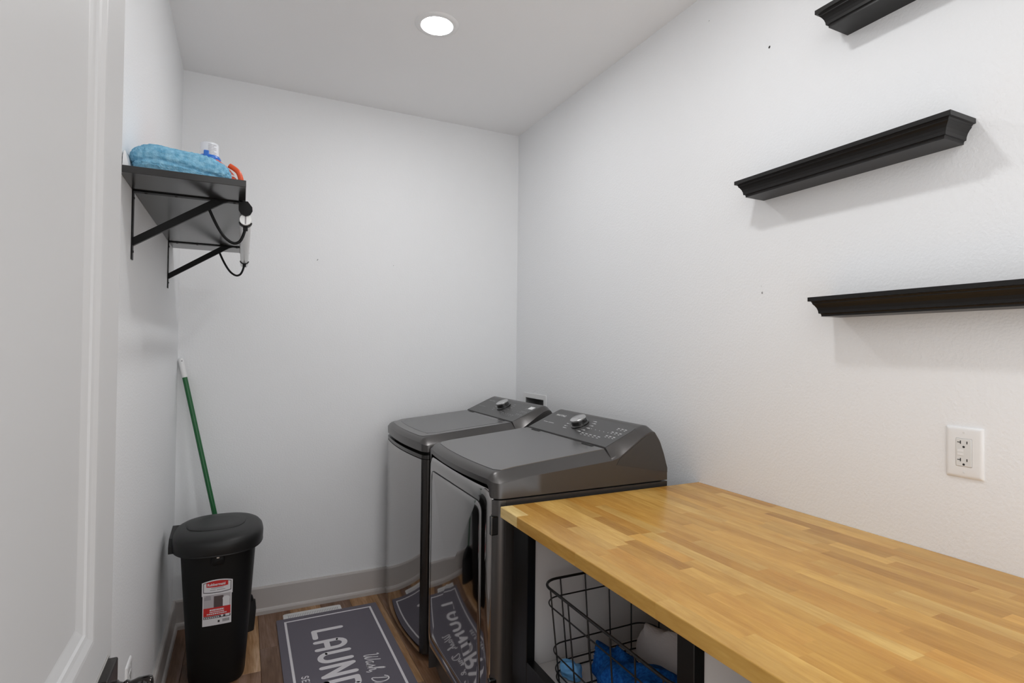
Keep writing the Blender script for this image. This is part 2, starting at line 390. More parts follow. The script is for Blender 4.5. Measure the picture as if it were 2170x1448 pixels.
def washer_dryer(name, yn, kind, label, cat):
    t = thing(name, label, cat, (1.36, yn+MW/2, 0))
    Y = lambda v: yn+v
    zb_body, z_shell = (.885, .919) if kind == 'washer' else (.895, .900)
    # cabinet
    bm = bmesh.new()
    if kind == 'washer':
        fr = [(xfront(v)+.002, Y(v)) for v in VS]
    else:
        fr = []
        for v in VS:
            d = min(v, MW-v)
            fr.append((xfront(v)+.004, Y(v)) if d < .028 else (xfront(v)+.036, Y(v)))
    pts = fr + [(XB, Y(MW)), (XB, Y(0))]
    for z0, z1 in (((.03, .885), (.888, .904)) if kind == 'washer' else ((.03, zb_body),)):
        add_prism(bm, pts, lambda p, e: (p[0], p[1], z1 if e else z0))
    cab = part('cabinet', bm, M['corner'] if kind == 'washer' else 'appledge', t, 30)
    if kind == 'washer':                 # mirror-finished bowed front sheet
        vv = [.026+(MW-.052)*k/24 for k in range(25)]
        part('front_panel', prism_z([(xfront(v)+.0008, Y(v)) for v in vv] + [(xfront(v)+.0025, Y(v)) for v in reversed(vv)], .034, .884), 'appl', t, 30)
    # side skins: painted steel, less mirror-like than the front
    for v, s in ((0, -1), (MW, 1)):
        part('side_panel', box((1.052, Y(v)+min(0, s*.0012), .035), (XB-.001, Y(v)+max(0, s*.0012), .884 if kind == 'washer' else .8945)), 'applside', t)
    part('seam_core', box((1.05, Y(.02), .02), (XB-.01, Y(MW-.02), .945)), 'blackgap', t)
    for fx in (1.10, 1.64):
        for fv in (.07, MW-.07):
            part('levelling_foot', lathe([(0, 0), (.022, 0), (.022, .012), (.01, .016), (.01, .035), (0, .035)], T((fx, Y(fv), 0)), 16), 'blackgap', t)
    # top shell : deck + console as one moulding
    us = [0, .006, .014, .024, .04, .07] + [.07+.53*k/8 for k in range(1, 9)]
    xs_c = [1.4615, 1.4628, 1.4662, 1.4675] + [1.4675+(1.615-1.4675)*k/6 for k in range(1, 7)] + [1.622, 1.628, 1.634, 1.640, 1.646, 1.651, 1.656, 1.662, 1.669, 1.676, 1.683, 1.69, 1.698, 1.705, 1.711, 1.715]
    bm = bmesh.new(); grid = []
    for v in VS:
        xf = xfront(v); row = []
        for u in us:
            x = xf + u/.6*(1.460-xf)
            # keep the front rounding tied to the local front edge
            xr = .985 + (x-xf) if (x-xf) < .07 else max(x, 1.055)
            row.append((x, Y(v), ztop(xr, v)))
        for x in xs_c: row.append((x, Y(v), ztop(x, v)))
        grid.append([bm.verts.new(p) for p in row])
    for A, B in zip(grid, grid[1:]):
        for a, b, c, d in zip(A, A[1:], B[1:], B): bm.faces.new((a, b, c, d))
    zlow = lambda v: z_shell if (kind == 'washer' or min(v, MW-v) < .034) else min(.938, z_shell + (min(v, MW-v)-.034)*3.2)
    low_f = [bm.verts.new((xfront(v)+.0015, Y(v), zlow(v))) for v in VS]
    for (a, b, c, d) in zip([g[0] for g in grid], [g[0] for g in grid][1:], low_f[1:], low_f): bm.faces.new((a, b, c, d))
    low_b = [bm.verts.new((XB, Y(v), z_shell)) for v in VS]
    for (a, b, c, d) in zip([g[-1] for g in grid], [g[-1] for g in grid][1:], low_b[1:], low_b): bm.faces.new((a, b, c, d))
    for g, lf, lb in ((grid[0], low_f[0], low_b[0]), (grid[-1], low_f[-1], low_b[-1])):
        low = [lf] + [bm.verts.new((v.co.x, v.co.y, z_shell)) for v in g[1:-1]] + [lb]
        for (a, b, c, d) in zip(g, g[1:], low[1:], low): bm.faces.new((a, b, c, d))
    shell = part('top_shell', bm, 'appledge', t, 32)
    # deck panel / lid (patch that follows the deck)
    def patch(nm, x0f, x1, v0, v1, off, material, rr=.04, parent=None):
        bm = bmesh.new(); rows = []
        nv, nx = 22, 10
        for j in range(nv+1):
            v = v0+(v1-v0)*j/nv; d = min(v-v0, v1-v)
            xa = x0f(v) + (rr-math.sqrt(max(0, rr*rr-(rr-d)**2)) if d < rr else 0)
            row = []
            for i in range(nx+1):
                x = xa+(x1-xa)*i/nx; row.append(bm.verts.new((x, Y(v), lerp_pts(PROF, max(x, 1.055) if x > xfront(v)+.06 else .985+x-xfront(v))+off)))
            rows.append(row)
        for A, B in zip(rows, rows[1:]):
            for a, b, c, d in zip(A, A[1:], B[1:], B): bm.faces.new((a, b, c, d))
        r = bmesh.ops.extrude_face_region(bm, geom=bm.faces[:])
        for e in r['geom']:
            if isinstance(e, bmesh.types.BMVert): e.co.z -= off+.004
        return part(nm, bm, material, parent or t, 30)
    if kind == 'washer':
        patch('lid', lambda v: xfront(v)+.024, 1.4605, .045, MW-.045, .0022, 'appltop', .05)
        patch('lid_window', lambda v: xfront(v)+.06, 1.435, .085, MW-.085, .0030, M['lidglass'], .03)
    else:
        patch('deck_panel', lambda v: xfront(v)+.034, 1.4605, .043, MW-.043, .0012, 'appltop', .012)
    # console face
    CO = Vector((1.467, 0, 1.0275)); cx_ = Vector((math.cos(TH), 0, math.sin(TH))); cn = Vector((-math.sin(TH), 0, math.cos(TH)))
    def con(s, y, off=.0): p = CO + cx_*s + cn*off; return (p.x, y, p.z)
    yA, yB = Y(.046), Y(MW-.046)
    L_ = .163
    outline = [(.002, yA), (L_-.03, yA), (L_-.012, yA+.004), (L_-.003, yA+.016), (L_, yA+.03), (L_, yB-.03), (L_-.003, yB-.016), (L_-.012, yB-.004), (L_-.03, yB), (.002, yB)]
    bm = bmesh.new(); add_prism(bm, outline, lambda p, e: con(p[0], p[1], .0012 if e else -.004))
    cons = part('control_panel', bm, 'console', t)
    # end caps of the console
    for v, s in ((0, -1), (MW, 1)):
        pr = [(1.484, .972), (1.497, .993), (1.56, 1.034), (1.61, 1.066), (1.638, 1.076), (1.653, 1.073), (1.678, 1.040), (1.699, .990), (1.7145, .945), (1.7145, .928)]
        part('console_end_cap', prism_y(pr, Y(v)+min(0, s*.0016), Y(v)+max(0, s*.0016)), 'cheek', t)
    # dial
    kc = con(.100, yn + (.352 if kind == 'dryer' else .337), .0012)
    fr_ = frame(kc, cn, (0, 1, 0))
    knob = part('dial', lathe([(0, 0), (.040, 0), (.040, .005), (.034, .009), (.033, .024), (0, .024)], fr_, 40), 'darkchrome', t, 35)
    part('dial_cap', lathe([(.0335, .0235), (.0345, .026), (.0335, .031), (.030, .033), (0, .0335)], fr_, 40), 'chrome', t, 35, knob)
    # printed legends, brand mark, display
    bm = bmesh.new(); ky = kc[1]
    def bar(s, y, ln, h, bm_=None): add_poly(bm, [(s-h/2, y+ln/2), (s-h/2, y-ln/2), (s+h/2, y-ln/2), (s+h/2, y+ln/2)], lambda q: con(q[0], q[1], .0017))
    rl = random.Random(3 if kind == 'dryer' else 9)
    for k in range(6):
        a = math.radians(-52 + k*21); rr = .054
        for sd in (1, -1):
            s_, y_ = .098 - math.sin(a)*rr, ky + sd*math.cos(a)*rr
            bar(s_, y_ + sd*.011, .006, .0022); bar(s_, y_ + sd*.026, rl.uniform(.014, .022), .0042)
    base_y = ky-.10
    for k in range(5): bar(.088, base_y-.028*k, .005, .0028); bar(.050, base_y+.01-.028*k, .016, .0040); bar(.040, base_y+.01-.028*k, .012, .003)
    for k in range(3):
        for q in range(3): bar(.128-.030*k, yA+.030+.022*q + rl.uniform(-.003, .003), .013, .0045); bar(.119-.030*k, yA+.030+.022*q, .009, .0028)
    bar(.066, yB-.052, .036, .0028); bar(.066, yB-.100, .048, .0028)
    part('printed_legend', bm, 'print' if kind == 'dryer' else 'printdim', t, None, cons)['kind'] = 'stuff'
    bm = text_mesh('MAYTAG', .0165, lambda q: con(.128 + q[1], yB-.045-q[0], .0017), bold=.0006, sx=1.2)
    part('brand_lettering', bm, 'print' if kind == 'dryer' else 'printdim', t, None, cons)
    if kind == 'washer':
        bm = bmesh.new(); add_poly(bm, [(.128, yA+.065), (.128, yA+.018), (.152, yA+.018), (.152, yA+.065)], lambda q: con(q[0], q[1], .0018))
        part('display_window', bm, 'white', t, None, cons)
    # hinge covers at the back of the deck
    for v in (.14, MW-.14): part('hinge_cover', box((1.448, Y(v)-.035, 1.018), (1.464, Y(v)+.035, 1.0262), .001), 'blackgap', t)
    if kind == 'dryer':
        # door
        v0, v1, z0, z1 = .024, MW-.020, .135, .928
        def face(off, vv, zz): return (xfront(max(.03, min(MW-.03, vv)), r=.001)-.002+off, Y(vv), zz)
        bm = bmesh.new(); rings = []
        for off, ins in ((.036, .0), (.018, 0), (.010, .001), (.005, .004), (.0015, .009), (0, .016)):
            rings.append([face(off, v, z) for v, z in rrect(v0+ins, z0+ins, v1-ins, z1-ins, .045, 10)])
        for k in range(1, 17):
            f_ = k/17; iv, iz = .016+(v1-v0-.032)/2*f_*.98, .016+(z1-z0-.032)/2*f_*.98
            rings.append([face(0, v, z) for v, z in rrect(v0+iv, z0+iz, v1-iv, z1-iz, max(.0005, .03*(1-f_)), 10)])
        loft(bm, rings)
        door_ = part('door', bm, 'appl', t, 35)
        # framed centre pane, proud of the door by a hair with a dark joint round it
        for nm, ins, off, mt in (('door_joint', .052, -.0006, 'blackgap'), ('door_pane', .0535, -.0018, 'appl')):
            bm = bmesh.new(); a0, a1, b0, b1 = v0+ins, v1-ins, z0+ins, z1-ins; rings = [[face(.002, v, z) for v, z in rrect(a0, b0, a1, b1, .035, 10)]]
            if nm == 'door_pane': rings.append([face(off+.002, v, z) for v, z in rrect(a0, b0, a1, b1, .035, 10)]); st = .003
            else: st = .0
            for k in range(0, 16):
                f_ = k/16; iv, iz = st+(a1-a0)/2*f_*.98, st+(b1-b0)/2*f_*.98
                rings.append([face(off, v, z) for v, z in rrect(a0+iv, b0+iz, a1-iv, b1-iz, max(.0005, .034*(1-f_)), 10)])
            loft(bm, rings); part(nm, bm, mt, t, 35, door_)
        for hz in (.815, .30):
            part('door_hinge', box((1.003, Y(.006), hz-.03), (1.04, Y(.023), hz+.03), .003, 2), 'darkchrome', t)
        bm = box((1.015, Y(0)-.0016, .8945), (1.05, Y(0), .80))
        bm.free()
    return t
M['corner'] = mat('reflection_darkened_cabinet', (.045, .042, .04), .22, metal=.6)  # washer cabinet colour darkened to imitate dark reflections on its corners
M['lidglass'] = mat('smoked_lid_window', (.11, .108, .107), .22, metal=.6)
washer_dryer('washing_machine', -.786, 'washer', 'dark grey top-load washing machine with closed lid in the corner by the back wall', 'washing machine')
washer_dryer('clothes_dryer', -1.552, 'dryer', 'dark grey clothes dryer with a mirror-like front door, between washing machine and wooden counter', 'clothes dryer')

# supply box in the wall behind the washer
t = thing('supply_box', 'white framed washing machine supply box recessed in the wall behind the washer', 'outlet box', (W, -.2525, 1.0))
bm = bmesh.new(); o4, i4 = (-.394, -.111, .885, 1.117), BX
add_box(bm, (W-.004, o4[0], o4[2]), (W, i4[0], o4[3])); add_box(bm, (W-.004, i4[1], o4[2]), (W, o4[1], o4[3]))
add_box(bm, (W-.004, i4[0], o4[2]), (W, i4[1], i4[2])); add_box(bm, (W-.004, i4[0], i4[3]), (W, i4[1], o4[3]))
part('frame', bm, 'white', t)
bm = bmesh.new()
add_box(bm, (W+.085, i4[0], i4[2]), (W+.088, i4[1], i4[3]))
for lo, hi in (((W, i4[0], i4[2]), (W+.085, i4[0]+.003, i4[3])), ((W, i4[1]-.003, i4[2]), (W+.085, i4[1], i4[3])), ((W, i4[0], i4[2]), (W+.085, i4[1], i4[2]+.003)), ((W, i4[0], i4[3]-.003), (W+.085, i4[1], i4[3]))): add_box(bm, lo, hi)
part('recess', bm, 'hose', t)
for y in (-.31, -.20):
    part('valve', tube([(W+.05, y, .93), (W+.05, y, 1.0), (W+.03, y, 1.02)], .012, 10), 'latch', t)

# ================================================================== COUNTER
CX0, CY1, CY0, CZ0, CZ1 = 1.023, -1.5725, -2.955, .849, .8826
wt = thing('worktop', 'long butcher-block wooden worktop along the right wall beside the dryer', 'worktop', (CX0, -2.264, CZ0))
rows = 21; rw = (W-.001-CX0)/rows
stn = [(.66, .375, .085), (.61, .33, .066), (.70, .415, .105), (.54, .275, .050), (.67, .365, .078), (.73, .45, .125), (.62, .32, .062)]
for i in range(rows):
    y1 = CY1; x0 = CX0+i*rw; k_ = 0
    while y1 > CY0+.001:
        ln = random.uniform(.14, .46)
        if i == 0 and k_ == 0: ln = .115
        if k_ == 0 and i > 0: ln = random.uniform(.06, .5)
        if y1-ln < CY0+.09: ln = y1-CY0
        y0 = y1-ln; cx, cy, h = x0+rw/2, (y0+y1)/2, (CZ1-CZ0)/2
        if i == 0:
            c = .0022; pr = [(-rw/2, -h+.001), (-rw/2+.001, -h), (rw/2, -h), (rw/2, h), (-rw/2+c, h), (-rw/2+c*.3, h-c*.3), (-rw/2, h-c)]
            bm = prism_y(pr, -ln/2, ln/2)
        else: bm = box((-rw/2, -ln/2, -h), (rw/2, ln/2, h))
        s = obj('stave', bm, 'stave', wt); s.location = Vector((cx, cy, CZ0+h)) - wt.location
        c = random.choice(stn); f_ = random.uniform(.83, 1.02)
        if i == 0 and k_ == 0: c, f_ = (.80, .58, .24), 1
        elif i == 0: c = random.choice([stn[0], stn[2], stn[5]])
        s.color = (c[0]*f_, c[1]*f_, c[2]*f_, 1); y1 = y0; k_ += 1

bu = thing('open_shelf_unit', 'black framed open shelf unit with white boards under the wooden worktop', 'shelf unit', (1.10, -2.28, 0))
FX0, FX1 = 1.055, 1.083
for (ya, yb) in ((-1.697, -1.602), (-2.372, -2.326), (-2.953, -2.89)):
    part('stile', box((FX0, ya, 0), (FX1, yb, CZ0-.001), .0015), 'blackpaint', bu)
SZ = .417
for (ya, yb) in ((-2.326, -1.697), (-2.89, -2.372)):
    part('shelf_rail', box((FX0, ya+.0005, SZ-.06), (FX1, yb-.0005, SZ+.035), .0015), 'blackpaint', bu)
    part('shelf_board', box((FX1, ya-.012, SZ-.018), (W-.026, yb+.030, SZ)), 'whitep', bu)
    part('toe_rail', box((FX0, ya+.0005, 0), (FX1, yb-.0005, .07), .0015), 'blackpaint', bu)
part('end_panel', box((FX1, -1.665, 0), (W-.026, -1.602, CZ0-.001)), 'whitep', bu)
part('divider_panel', box((FX1, -2.358, 0), (W-.026, -2.340, CZ0-.001)), 'whitep', bu)
part('end_panel', box((FX1, -2.953, 0), (W-.026, -2.925, CZ0-.001)), 'whitep', bu)
part('back_panel', box((W-.026, -2.953, .15), (W-.018, -1.602, CZ0-.001)), 'whitep', bu)

# wire basket
bk = thing('wire_basket', 'black wire basket holding crumpled blue cloths on the white shelf', 'basket', (1.305, -2.0, SZ))
RZ, BZ = .684, SZ+.004
def bk_rect(z):
    f_ = (RZ-z)/(RZ-BZ); ix = .022*f_
    return 1.098+ix, -2.30+ix, 1.505-ix, -1.700-ix
def ring(z): x0, y0, x1, y1 = bk_rect(z); return [(x, y, z) for x, y in rrect(x0, y0, x1, y1, .055, 8)]
part('rim', tube(ring(RZ), .0040, 8, True), 'wire', bk, 60)
for z in (.632, .497, .444, BZ): part('hoop', tube(ring(z), .0022, 6, True), 'wire', bk, 60)
def wire_at(side, s):
    a, b = bk_rect(RZ), bk_rect(BZ); f_ = lambda r: {'f': (r[0], r[3]+(r[1]-r[3])*s), 'k': (r[2], r[3]+(r[1]-r[3])*s), 'l': (r[0]+(r[2]-r[0])*s, r[3]), 'n': (r[0]+(r[2]-r[0])*s, r[1])}[side]
    p, q = f_(a), f_(b); return [(p[0], p[1], RZ), (q[0], q[1], BZ)]
for side, ss in (('f', (.10, .26, .42, .58, .74, .90)), ('k', (.10, .26, .42, .58, .74, .90)), ('l', (.17, .39, .61, .83)), ('n', (.17, .39, .61, .83))):
    for s in ss: part('upright_wire', tube(wire_at(side, s), .0022, 6), 'wire', bk, 60)
x0, y0, x1, y1 = bk_rect(BZ)
for k in range(1, 6): part('bottom_wire', tube([(x0, y1+(y0-y1)*k/6, BZ), (x1, y1+(y0-y1)*k/6, BZ)], .0022, 6), 'wire', bk, 60)

# cloths in the basket
def lump(name, c, r, seed, material, label, folds=1.0, n=(64, 40), fine=.0, zmin=None, fq=16):
    bm = bmesh.new(); rows_ = []
    off = Vector((seed*3.1, seed*1.7, seed*2.3))
    for i in range(n[1]+1):
        ph = math.pi*i/n[1]; row = []
        for j in range(n[0]):
            th = 2*math.pi*j/n[0]; d = Vector((math.sin(ph)*math.cos(th), math.sin(ph)*math.sin(th), math.cos(ph)))
            q = Vector((d.x*r[0], d.y*r[1], d.z*r[2]))*fq
            k = 1 + folds*(.42*noise.noise(q*.5+off) + .30*(1-2.4*abs(noise.noise(q*.85+off*2)))*(.35+.65*max(0, d.z)) - .14)
            if fine: k += fine*noise.noise(q*14+off)
            p = Vector((c[0]+d.x*r[0]*k, c[1]+d.y*r[1]*k, c[2]+d.z*r[2]*k))
            if zmin is not None: p.z = max(p.z, zmin + .0005*d.z)
            row.append(bm.verts.new(p))
        rows_.append(row)
    for A, B in zip(rows_, rows_[1:]):
        for j in range(n[0]):
            try: bm.faces.new((A[j], A[(j+1) % n[0]], B[(j+1) % n[0]], B[j]))
            except ValueError: pass
    bmesh.ops.remove_doubles(bm, verts=bm.verts, dist=.00002)
    return tag(obj(name, bm, material, None, 180), label, 'cloth')
ZC = BZ+.0026
lump('terry_cloth', (1.262, -1.945, .454), (.074, .185, .078), 4, 'blue', 'crumpled royal blue terry cloth in the wire basket', 1.2, (120, 80), .012, ZC)
lump('cleaning_cloth', (1.168, -1.772, .434), (.030, .032, .030), 11, 'ltblue', 'small crumpled light blue cloth in the wire basket', 1.5, (64, 44), 0, ZC, 44)
lump('knit_cloth', (1.428, -1.915, .462), (.038, .190, .095), 7, 'knit', 'pale grey ribbed knit cloth at the back of the wire basket', .45, (64, 40), 0, ZC)

# ================================================================== WALL SHELVES (crown moulding)
def ledge(name, ytop, ztop_, length, depth, label):
    prof = [(0, 0), (0, -.0115), (.006, -.0125), (.0085, -.0165), (.0085, -.019), (.0125, -.024), (.0165, -.031), (.019, -.039), (.0198, -.0465), (.0235, -.0475), (.0250, -.0505), (.0250, -.055)]
    bm = bmesh.new(); rings = []
    for ins, dz in prof:
        z = ztop_+dz; xa = W-depth+ins
        rings.append([(W, ytop-ins, z), (xa, ytop-ins, z), (xa, ytop-length+ins, z), (W, ytop-length+ins, z)])
    loft(bm, rings)
    return tag(obj(name, bm, 'espresso'), label, 'wall shelf', 'black crown moulding shelves on the wall')
ledge('wall_shelf', -2.122, 2.358, .626, .110, 'black crown-moulded wall shelf highest on the right wall, next to the ceiling')
ledge('wall_shelf', -1.835, 1.943, .626, .110, 'middle black crown-moulded wall shelf, set furthest toward the washing machine')
ledge('wall_shelf', -2.102, 1.537, .626, .110, 'lowest black crown-moulded wall shelf, above the white wall outlet')

# ================================================================== OUTLETS
def outlet(y0, y1, z0, z1, side, label):
    """decorator wall plate on the wall at x = W (side -1) or x = 0 (side 1)"""
    X = (lambda d: W-d) if side < 0 else (lambda d: d)
    yc, zc = (y0+y1)/2, (z0+z1)/2; Yd = lambda s: yc + (-s if side < 0 else s)      # s runs to the viewer's right
    t = thing('wall_outlet', label, 'outlet', (X(0), yc, zc))
    bm = bmesh.new(); hw, hh = (y1-y0)/2, (z1-z0)/2
    ow, oh = .0168, .0336
    rings = []
    for ins, d in ((0, .0), (0, .0018), (.0012, .0038), (.004, .0056), (.008, .0062)):
        rings.append([(X(d), Yd(a), zc+b) for a, b in rrect(-hw+ins, -hh+ins, hw-ins, hh-ins, .003, 3)])
    rings.append([(X(.0060), Yd(a), zc+b) for a, b in rrect(-ow, -oh, ow, oh, .0015, 3)])
    rings.append([(X(.0030), Yd(a), zc+b) for a, b in rrect(-ow, -oh, ow, oh, .0015, 3)])
    loft(bm, rings); part('plate', bm, 'white', t, 35)
    bm = bmesh.new(); rings = []
    for ins, d in ((.0005, .003), (.0005, .0066), (.0014, .0074)): rings.append([(X(d), Yd(a), zc+b) for a, b in rrect(-ow+ins, -oh+ins, ow-ins, oh-ins, .0015, 3)])
    loft(bm, rings); body = part('receptacle', bm, 'offwhite', t, 35)
    def quad(nm, a0, b0, a1, b1, d0, d1, mt):
        ys = sorted((Yd(a0), Yd(a1))); xs = sorted((X(d0), X(d1)))
        return part(nm, box((xs[0], ys[0], zc+b0), (xs[1], ys[1], zc+b1)), mt, t)
    for s in (.0185, -.0235):
        bm = bmesh.new()
        for (a0, b0, a1, b1) in ((-.0072, s+.0018, -.0052, s+.0098), (-.0128, s+.0048, -.0072, s+.0066), (.0062, s+.0026, .0082, s+.0090)):
            ys = sorted((Yd(a0), Yd(a1))); xs = sorted((X(.0073), X(.0077))); add_box(bm, (xs[0], ys[0], zc+b0), (xs[1], ys[1], zc+b1))
        part('slot', bm, 'slot', t)
        part('ground_hole', lathe([(0, 0), (.0026, 0), (.0026, .0004), (0, .0004)], frame((X(.0073), Yd(.0005), zc+s-.0048), (-1 if side < 0 else 1, 0, 0)), 14), 'slot', t)
    quad('test_button', -.012, .0010, -.0005, .0072, .0073, .0083, 'white'); quad('reset_button', -.012, -.0068, -.0005, -.0008, .0073, .0083, 'white')
    for b in (.0478, -.0478):
        part('screw', lathe([(0, 0), (.0024, 0), (.002, .0009), (0, .0009)], frame((X(.0060), Yd(0), zc+b), (-1 if side < 0 else 1, 0, 0)), 12), 'offwhite', t)
    return t
outlet(-2.4765, -2.399, 1.081, 1.203, -1, 'white outlet plate with twin sockets on the right wall above the wooden counter')
outlet(-1.267, -1.188, .341, .463, 1, 'white outlet plate low on the left wall behind the open door')

# ================================================================== LEFT SHELF WITH ROD
LS0, LS1, LT, LB, LD = -1.498, -.31, 1.829, 1.811, .285
sh = thing('rod_shelf', 'black melamine shelf with steel brackets and hanging rod on the left wall', 'wall shelf', (0, (LS0+LS1)/2, LB))
part('board', box((.0005, LS0, LB), (LD, LS1, LT), .0008), 'melamine', sh)
for by in (-1.310, -.475):
    hw = .0115
    bm = bmesh.new()
    add_box(bm, (.0003, by-hw, 1.617), (.0033, by+hw, LB), .0008); add_box(bm, (.0003, by-hw, LB-.0035), (.276, by+hw, LB-.0002), .0008)
    # pressed steel strut
    add_prism(bm, [(.0025, 1.655), (.0025, 1.678), (.196, LB-.002), (.245, LB-.002), (.226, LB-.008)], lambda p, e: (p[0], by+(.006 if e else -.006), p[1]))
    # nose tab at the front
    add_prism(bm, [(.266, LB-.001), (.2665, 1.782), (.273, 1.771), (.286, 1.7655), (.298, 1.771), (.304, 1.783), (.303, 1.794), (.291, LB-.001)], lambda p, e: (p[0], by+(-.0225 if e else -.0295), p[1])); add_box(bm, (.268, by-.0295, LB-.004), (.276, by+.01, LB-.0003))
    br = part('bracket', bm, 'blackmetal', sh)
    hook = smoothline([(.186, by, 1.788), (.199, by, 1.757), (.214, by, 1.727), (.230, by, 1.703), (.246, by, 1.690), (.259, by, 1.687), (.271, by, 1.694), (.279, by, 1.710), (.2845, by, 1.730)], 4)
    part('hook', tube(hook, .0042, 8), 'blackmetal', sh, 60, br)
    cr = [(.2855+.0195*math.cos(a), 1.757+.0195*math.sin(a)) for a in [math.radians(200+14*k) for k in range(11)]]
    ci = [(.2855+.0168*math.cos(a), 1.757+.0168*math.sin(a)) for a in [math.radians(340-14*k) for k in range(11)]]
    bm = bmesh.new(); add_prism(bm, cr+ci, lambda p, e: (p[0], by+(.010 if e else -.010), p[1])); add_box(bm, (.279, by-.006, 1.727), (.292, by+.006, 1.7385), .001)
    part('rod_cradle', bm, 'blackmetal', sh, None, br)
    for bx in (.032, .105, .255): part('screw_head', lathe([(0, 0), (.0045, 0), (.003, -.0022), (0, -.0026)], T((bx, by, LB-.0035)), 10), 'slot', sh, None, br)
    for bz in (1.64, 1.79): part('screw_head', lathe([(0, 0), (.0045, 0), (.003, .0022), (0, .0026)], frame((.0033, by, bz), (1, 0, 0)), 10), 'slot', sh, None, br)
fr_ = frame((.2855, -1.332, 1.757), (0, 1, 0))
part('rod_end_slot', box((.2835, -1.3326, 1.744), (.2875, -1.3318, 1.770)), 'lblgrey', sh)
part('rod', lathe([(0, .0), (.0158, .0), (.0165, .0007), (.0165, 1.0), (0, 1.0)], fr_, 28), 'rod', sh, 40)

# towel on the shelf
def towel():
    bm = bmesh.new(); nx, nz = 150, 90
    cx, cy = .124, -1.33; a, b, zb = .122, .135, LT+.0006
    rows_ = []
    for i in range(nz+1):
        f_ = i/nz; row = []
        for j in range(nx):
            th = 2*math.pi*j/nx; c, s = math.cos(th), math.sin(th)
            ex = math.copysign(abs(c)**(2/3.6), c); ey = math.copysign(abs(s)**(2/3.6), s)
            # cross-section: base, bulging side, rounded crown
            if f_ < .08: sc, z = f_/.08*.93, 0
            elif f_ < .6: g = (f_-.08)/.52; sc = .93+.07*math.sin(math.pi*g*.62); z = .055*g
            else: g = (f_-.6)/.4; sc = math.cos(g*math.pi/2)**.55*.985; z = .055+.027*math.sin(g*math.pi/2)
            x, y = cx+ex*a*sc, cy+ey*b*sc
            zz = z*(1.06-.24*max(0, (x-.06)/.2)**1.2)
            p = Vector((x, y, zb+zz))
            nrm = Vector((ex*max(0, sc)*.8, ey*sc*.8, max(0, (z-.03))*22))
            if nrm.length > 1e-6: nrm.normalize()
            amp = .0026 if f_ > .08 else 0
            q = p*130
            dsp = amp*(noise.noise(q) + .7*noise.noise(q*2.1)) + (.004*noise.noise(p*18) if f_ > .08 else 0)
            if f_ > .08: dsp -= .0045*math.exp(-((z-.026-.008*math.sin(x*22))/.004)**2)   # fold line
            p += nrm*dsp; p.z = max(p.z, zb); row.append(bm.verts.new(p))
        rows_.append(row)
    for A, B in zip(rows_, rows_[1:]):
        for j in range(nx): bm.faces.new((A[j], A[(j+1) % nx], B[(j+1) % nx], B[j]))
    bmesh.ops.remove_doubles(bm, verts=bm.verts, dist=.00002)
    return obj('folded_towel', bm, 'aqua', None, 180)
tag(towel(), 'folded sky blue terry towel on the black rod shelf', 'towel')
bm = bmesh.new()
add_prism(bm, [(.002, LT+.0005), (.016, LT+.0005), (.0125, LT+.02), (.009, LT+.038), (.006, LT+.046), (.003, LT+.03)], lambda p, e: (p[0], -1.40 if e else -1.475, p[1]))
tag(obj('paper_packet', bm, 'paper'), 'small white paper packet between the blue towel and the left wall', 'paper')
# detergent jug behind the towel
jg = thing('detergent_jug', 'orange-red detergent jug with blue collar and milky cap behind the blue towel', 'detergent', (.165, -.95, LT))
bm = bmesh.new(); rings = []
for z, a, b, dx in ((0, .080, .055, 0), (.006, .087, .06, 0), (.08, .090, .062, 0), (.13, .088, .060, 0), (.165, .078, .054, -.002), (.19, .058, .044, -.004), (.205, .038, .034, -.004), (.212, .030, .030, -.004)):
    rings.append([(x, y, LT+.0005+z) for x, y in superell(.172+dx, -.95, a, b, 2.6, 40)])
loft(bm, rings); part('body', bm, 'orange', jg, 50)
part('handle', tube(smoothline([(.232, -.985, LT+.19), (.262, -.99, LT+.165), (.272, -.99, LT+.11), (.255, -.985, LT+.06)], 6), .009, 10), 'orange', jg, 60)
bm = bmesh.new()
for (z0, z1) in ((.150, .158), (.06, .066)): loft(bm, [[(x, y, LT+.0005+z0) for x, y in superell(.171, -.95, .0845 if z0 > .1 else .0905, .0585 if z0 > .1 else .0625, 2.6, 40)], [(x, y, LT+.0005+z1) for x, y in superell(.171, -.95, .0815 if z0 > .1 else .0905, .0565 if z0 > .1 else .0625, 2.6, 40)]])
part('pale_band', bm, 'lblwhite', jg, 50)
part('collar', lathe([(.030, .205), (.036, .207), (.037, .214), (.033, .222), (.027, .224), (.027, .21)], T((.168, -.95, LT)), 32), 'capblue', jg, 40)
part('cap', lathe([(.0275, .216), (.0295, .218), (.0290, .262), (.0280, .268), (.026, .269), (0, .269)], T((.168, -.95, LT)), 32), 'capclear', jg, 40)
part('spout', box((.152, -.984, LT+.212), (.168, -.968, LT+.236), .003, 2), 'capblue', jg)
bm = bmesh.new()
for k in range(7):
    z = LT+.258-.0055*k
    for s_ in range(6):
        a0, a1 = math.radians(-95+s_*9), math.radians(-95+(s_+1)*9)
        if k in (1, 4) and s_ > 3: continue
        add_poly(bm, [(a0, z), (a1, z), (a1, z+.0016), (a0, z+.0016)], lambda q: (.168+.0298*math.cos(q[0]), -.95+.0298*math.sin(q[0]), q[1]))
part('cap_print', bm, 'lblgrey', jg)
jg.scale = (1, 1, .968)

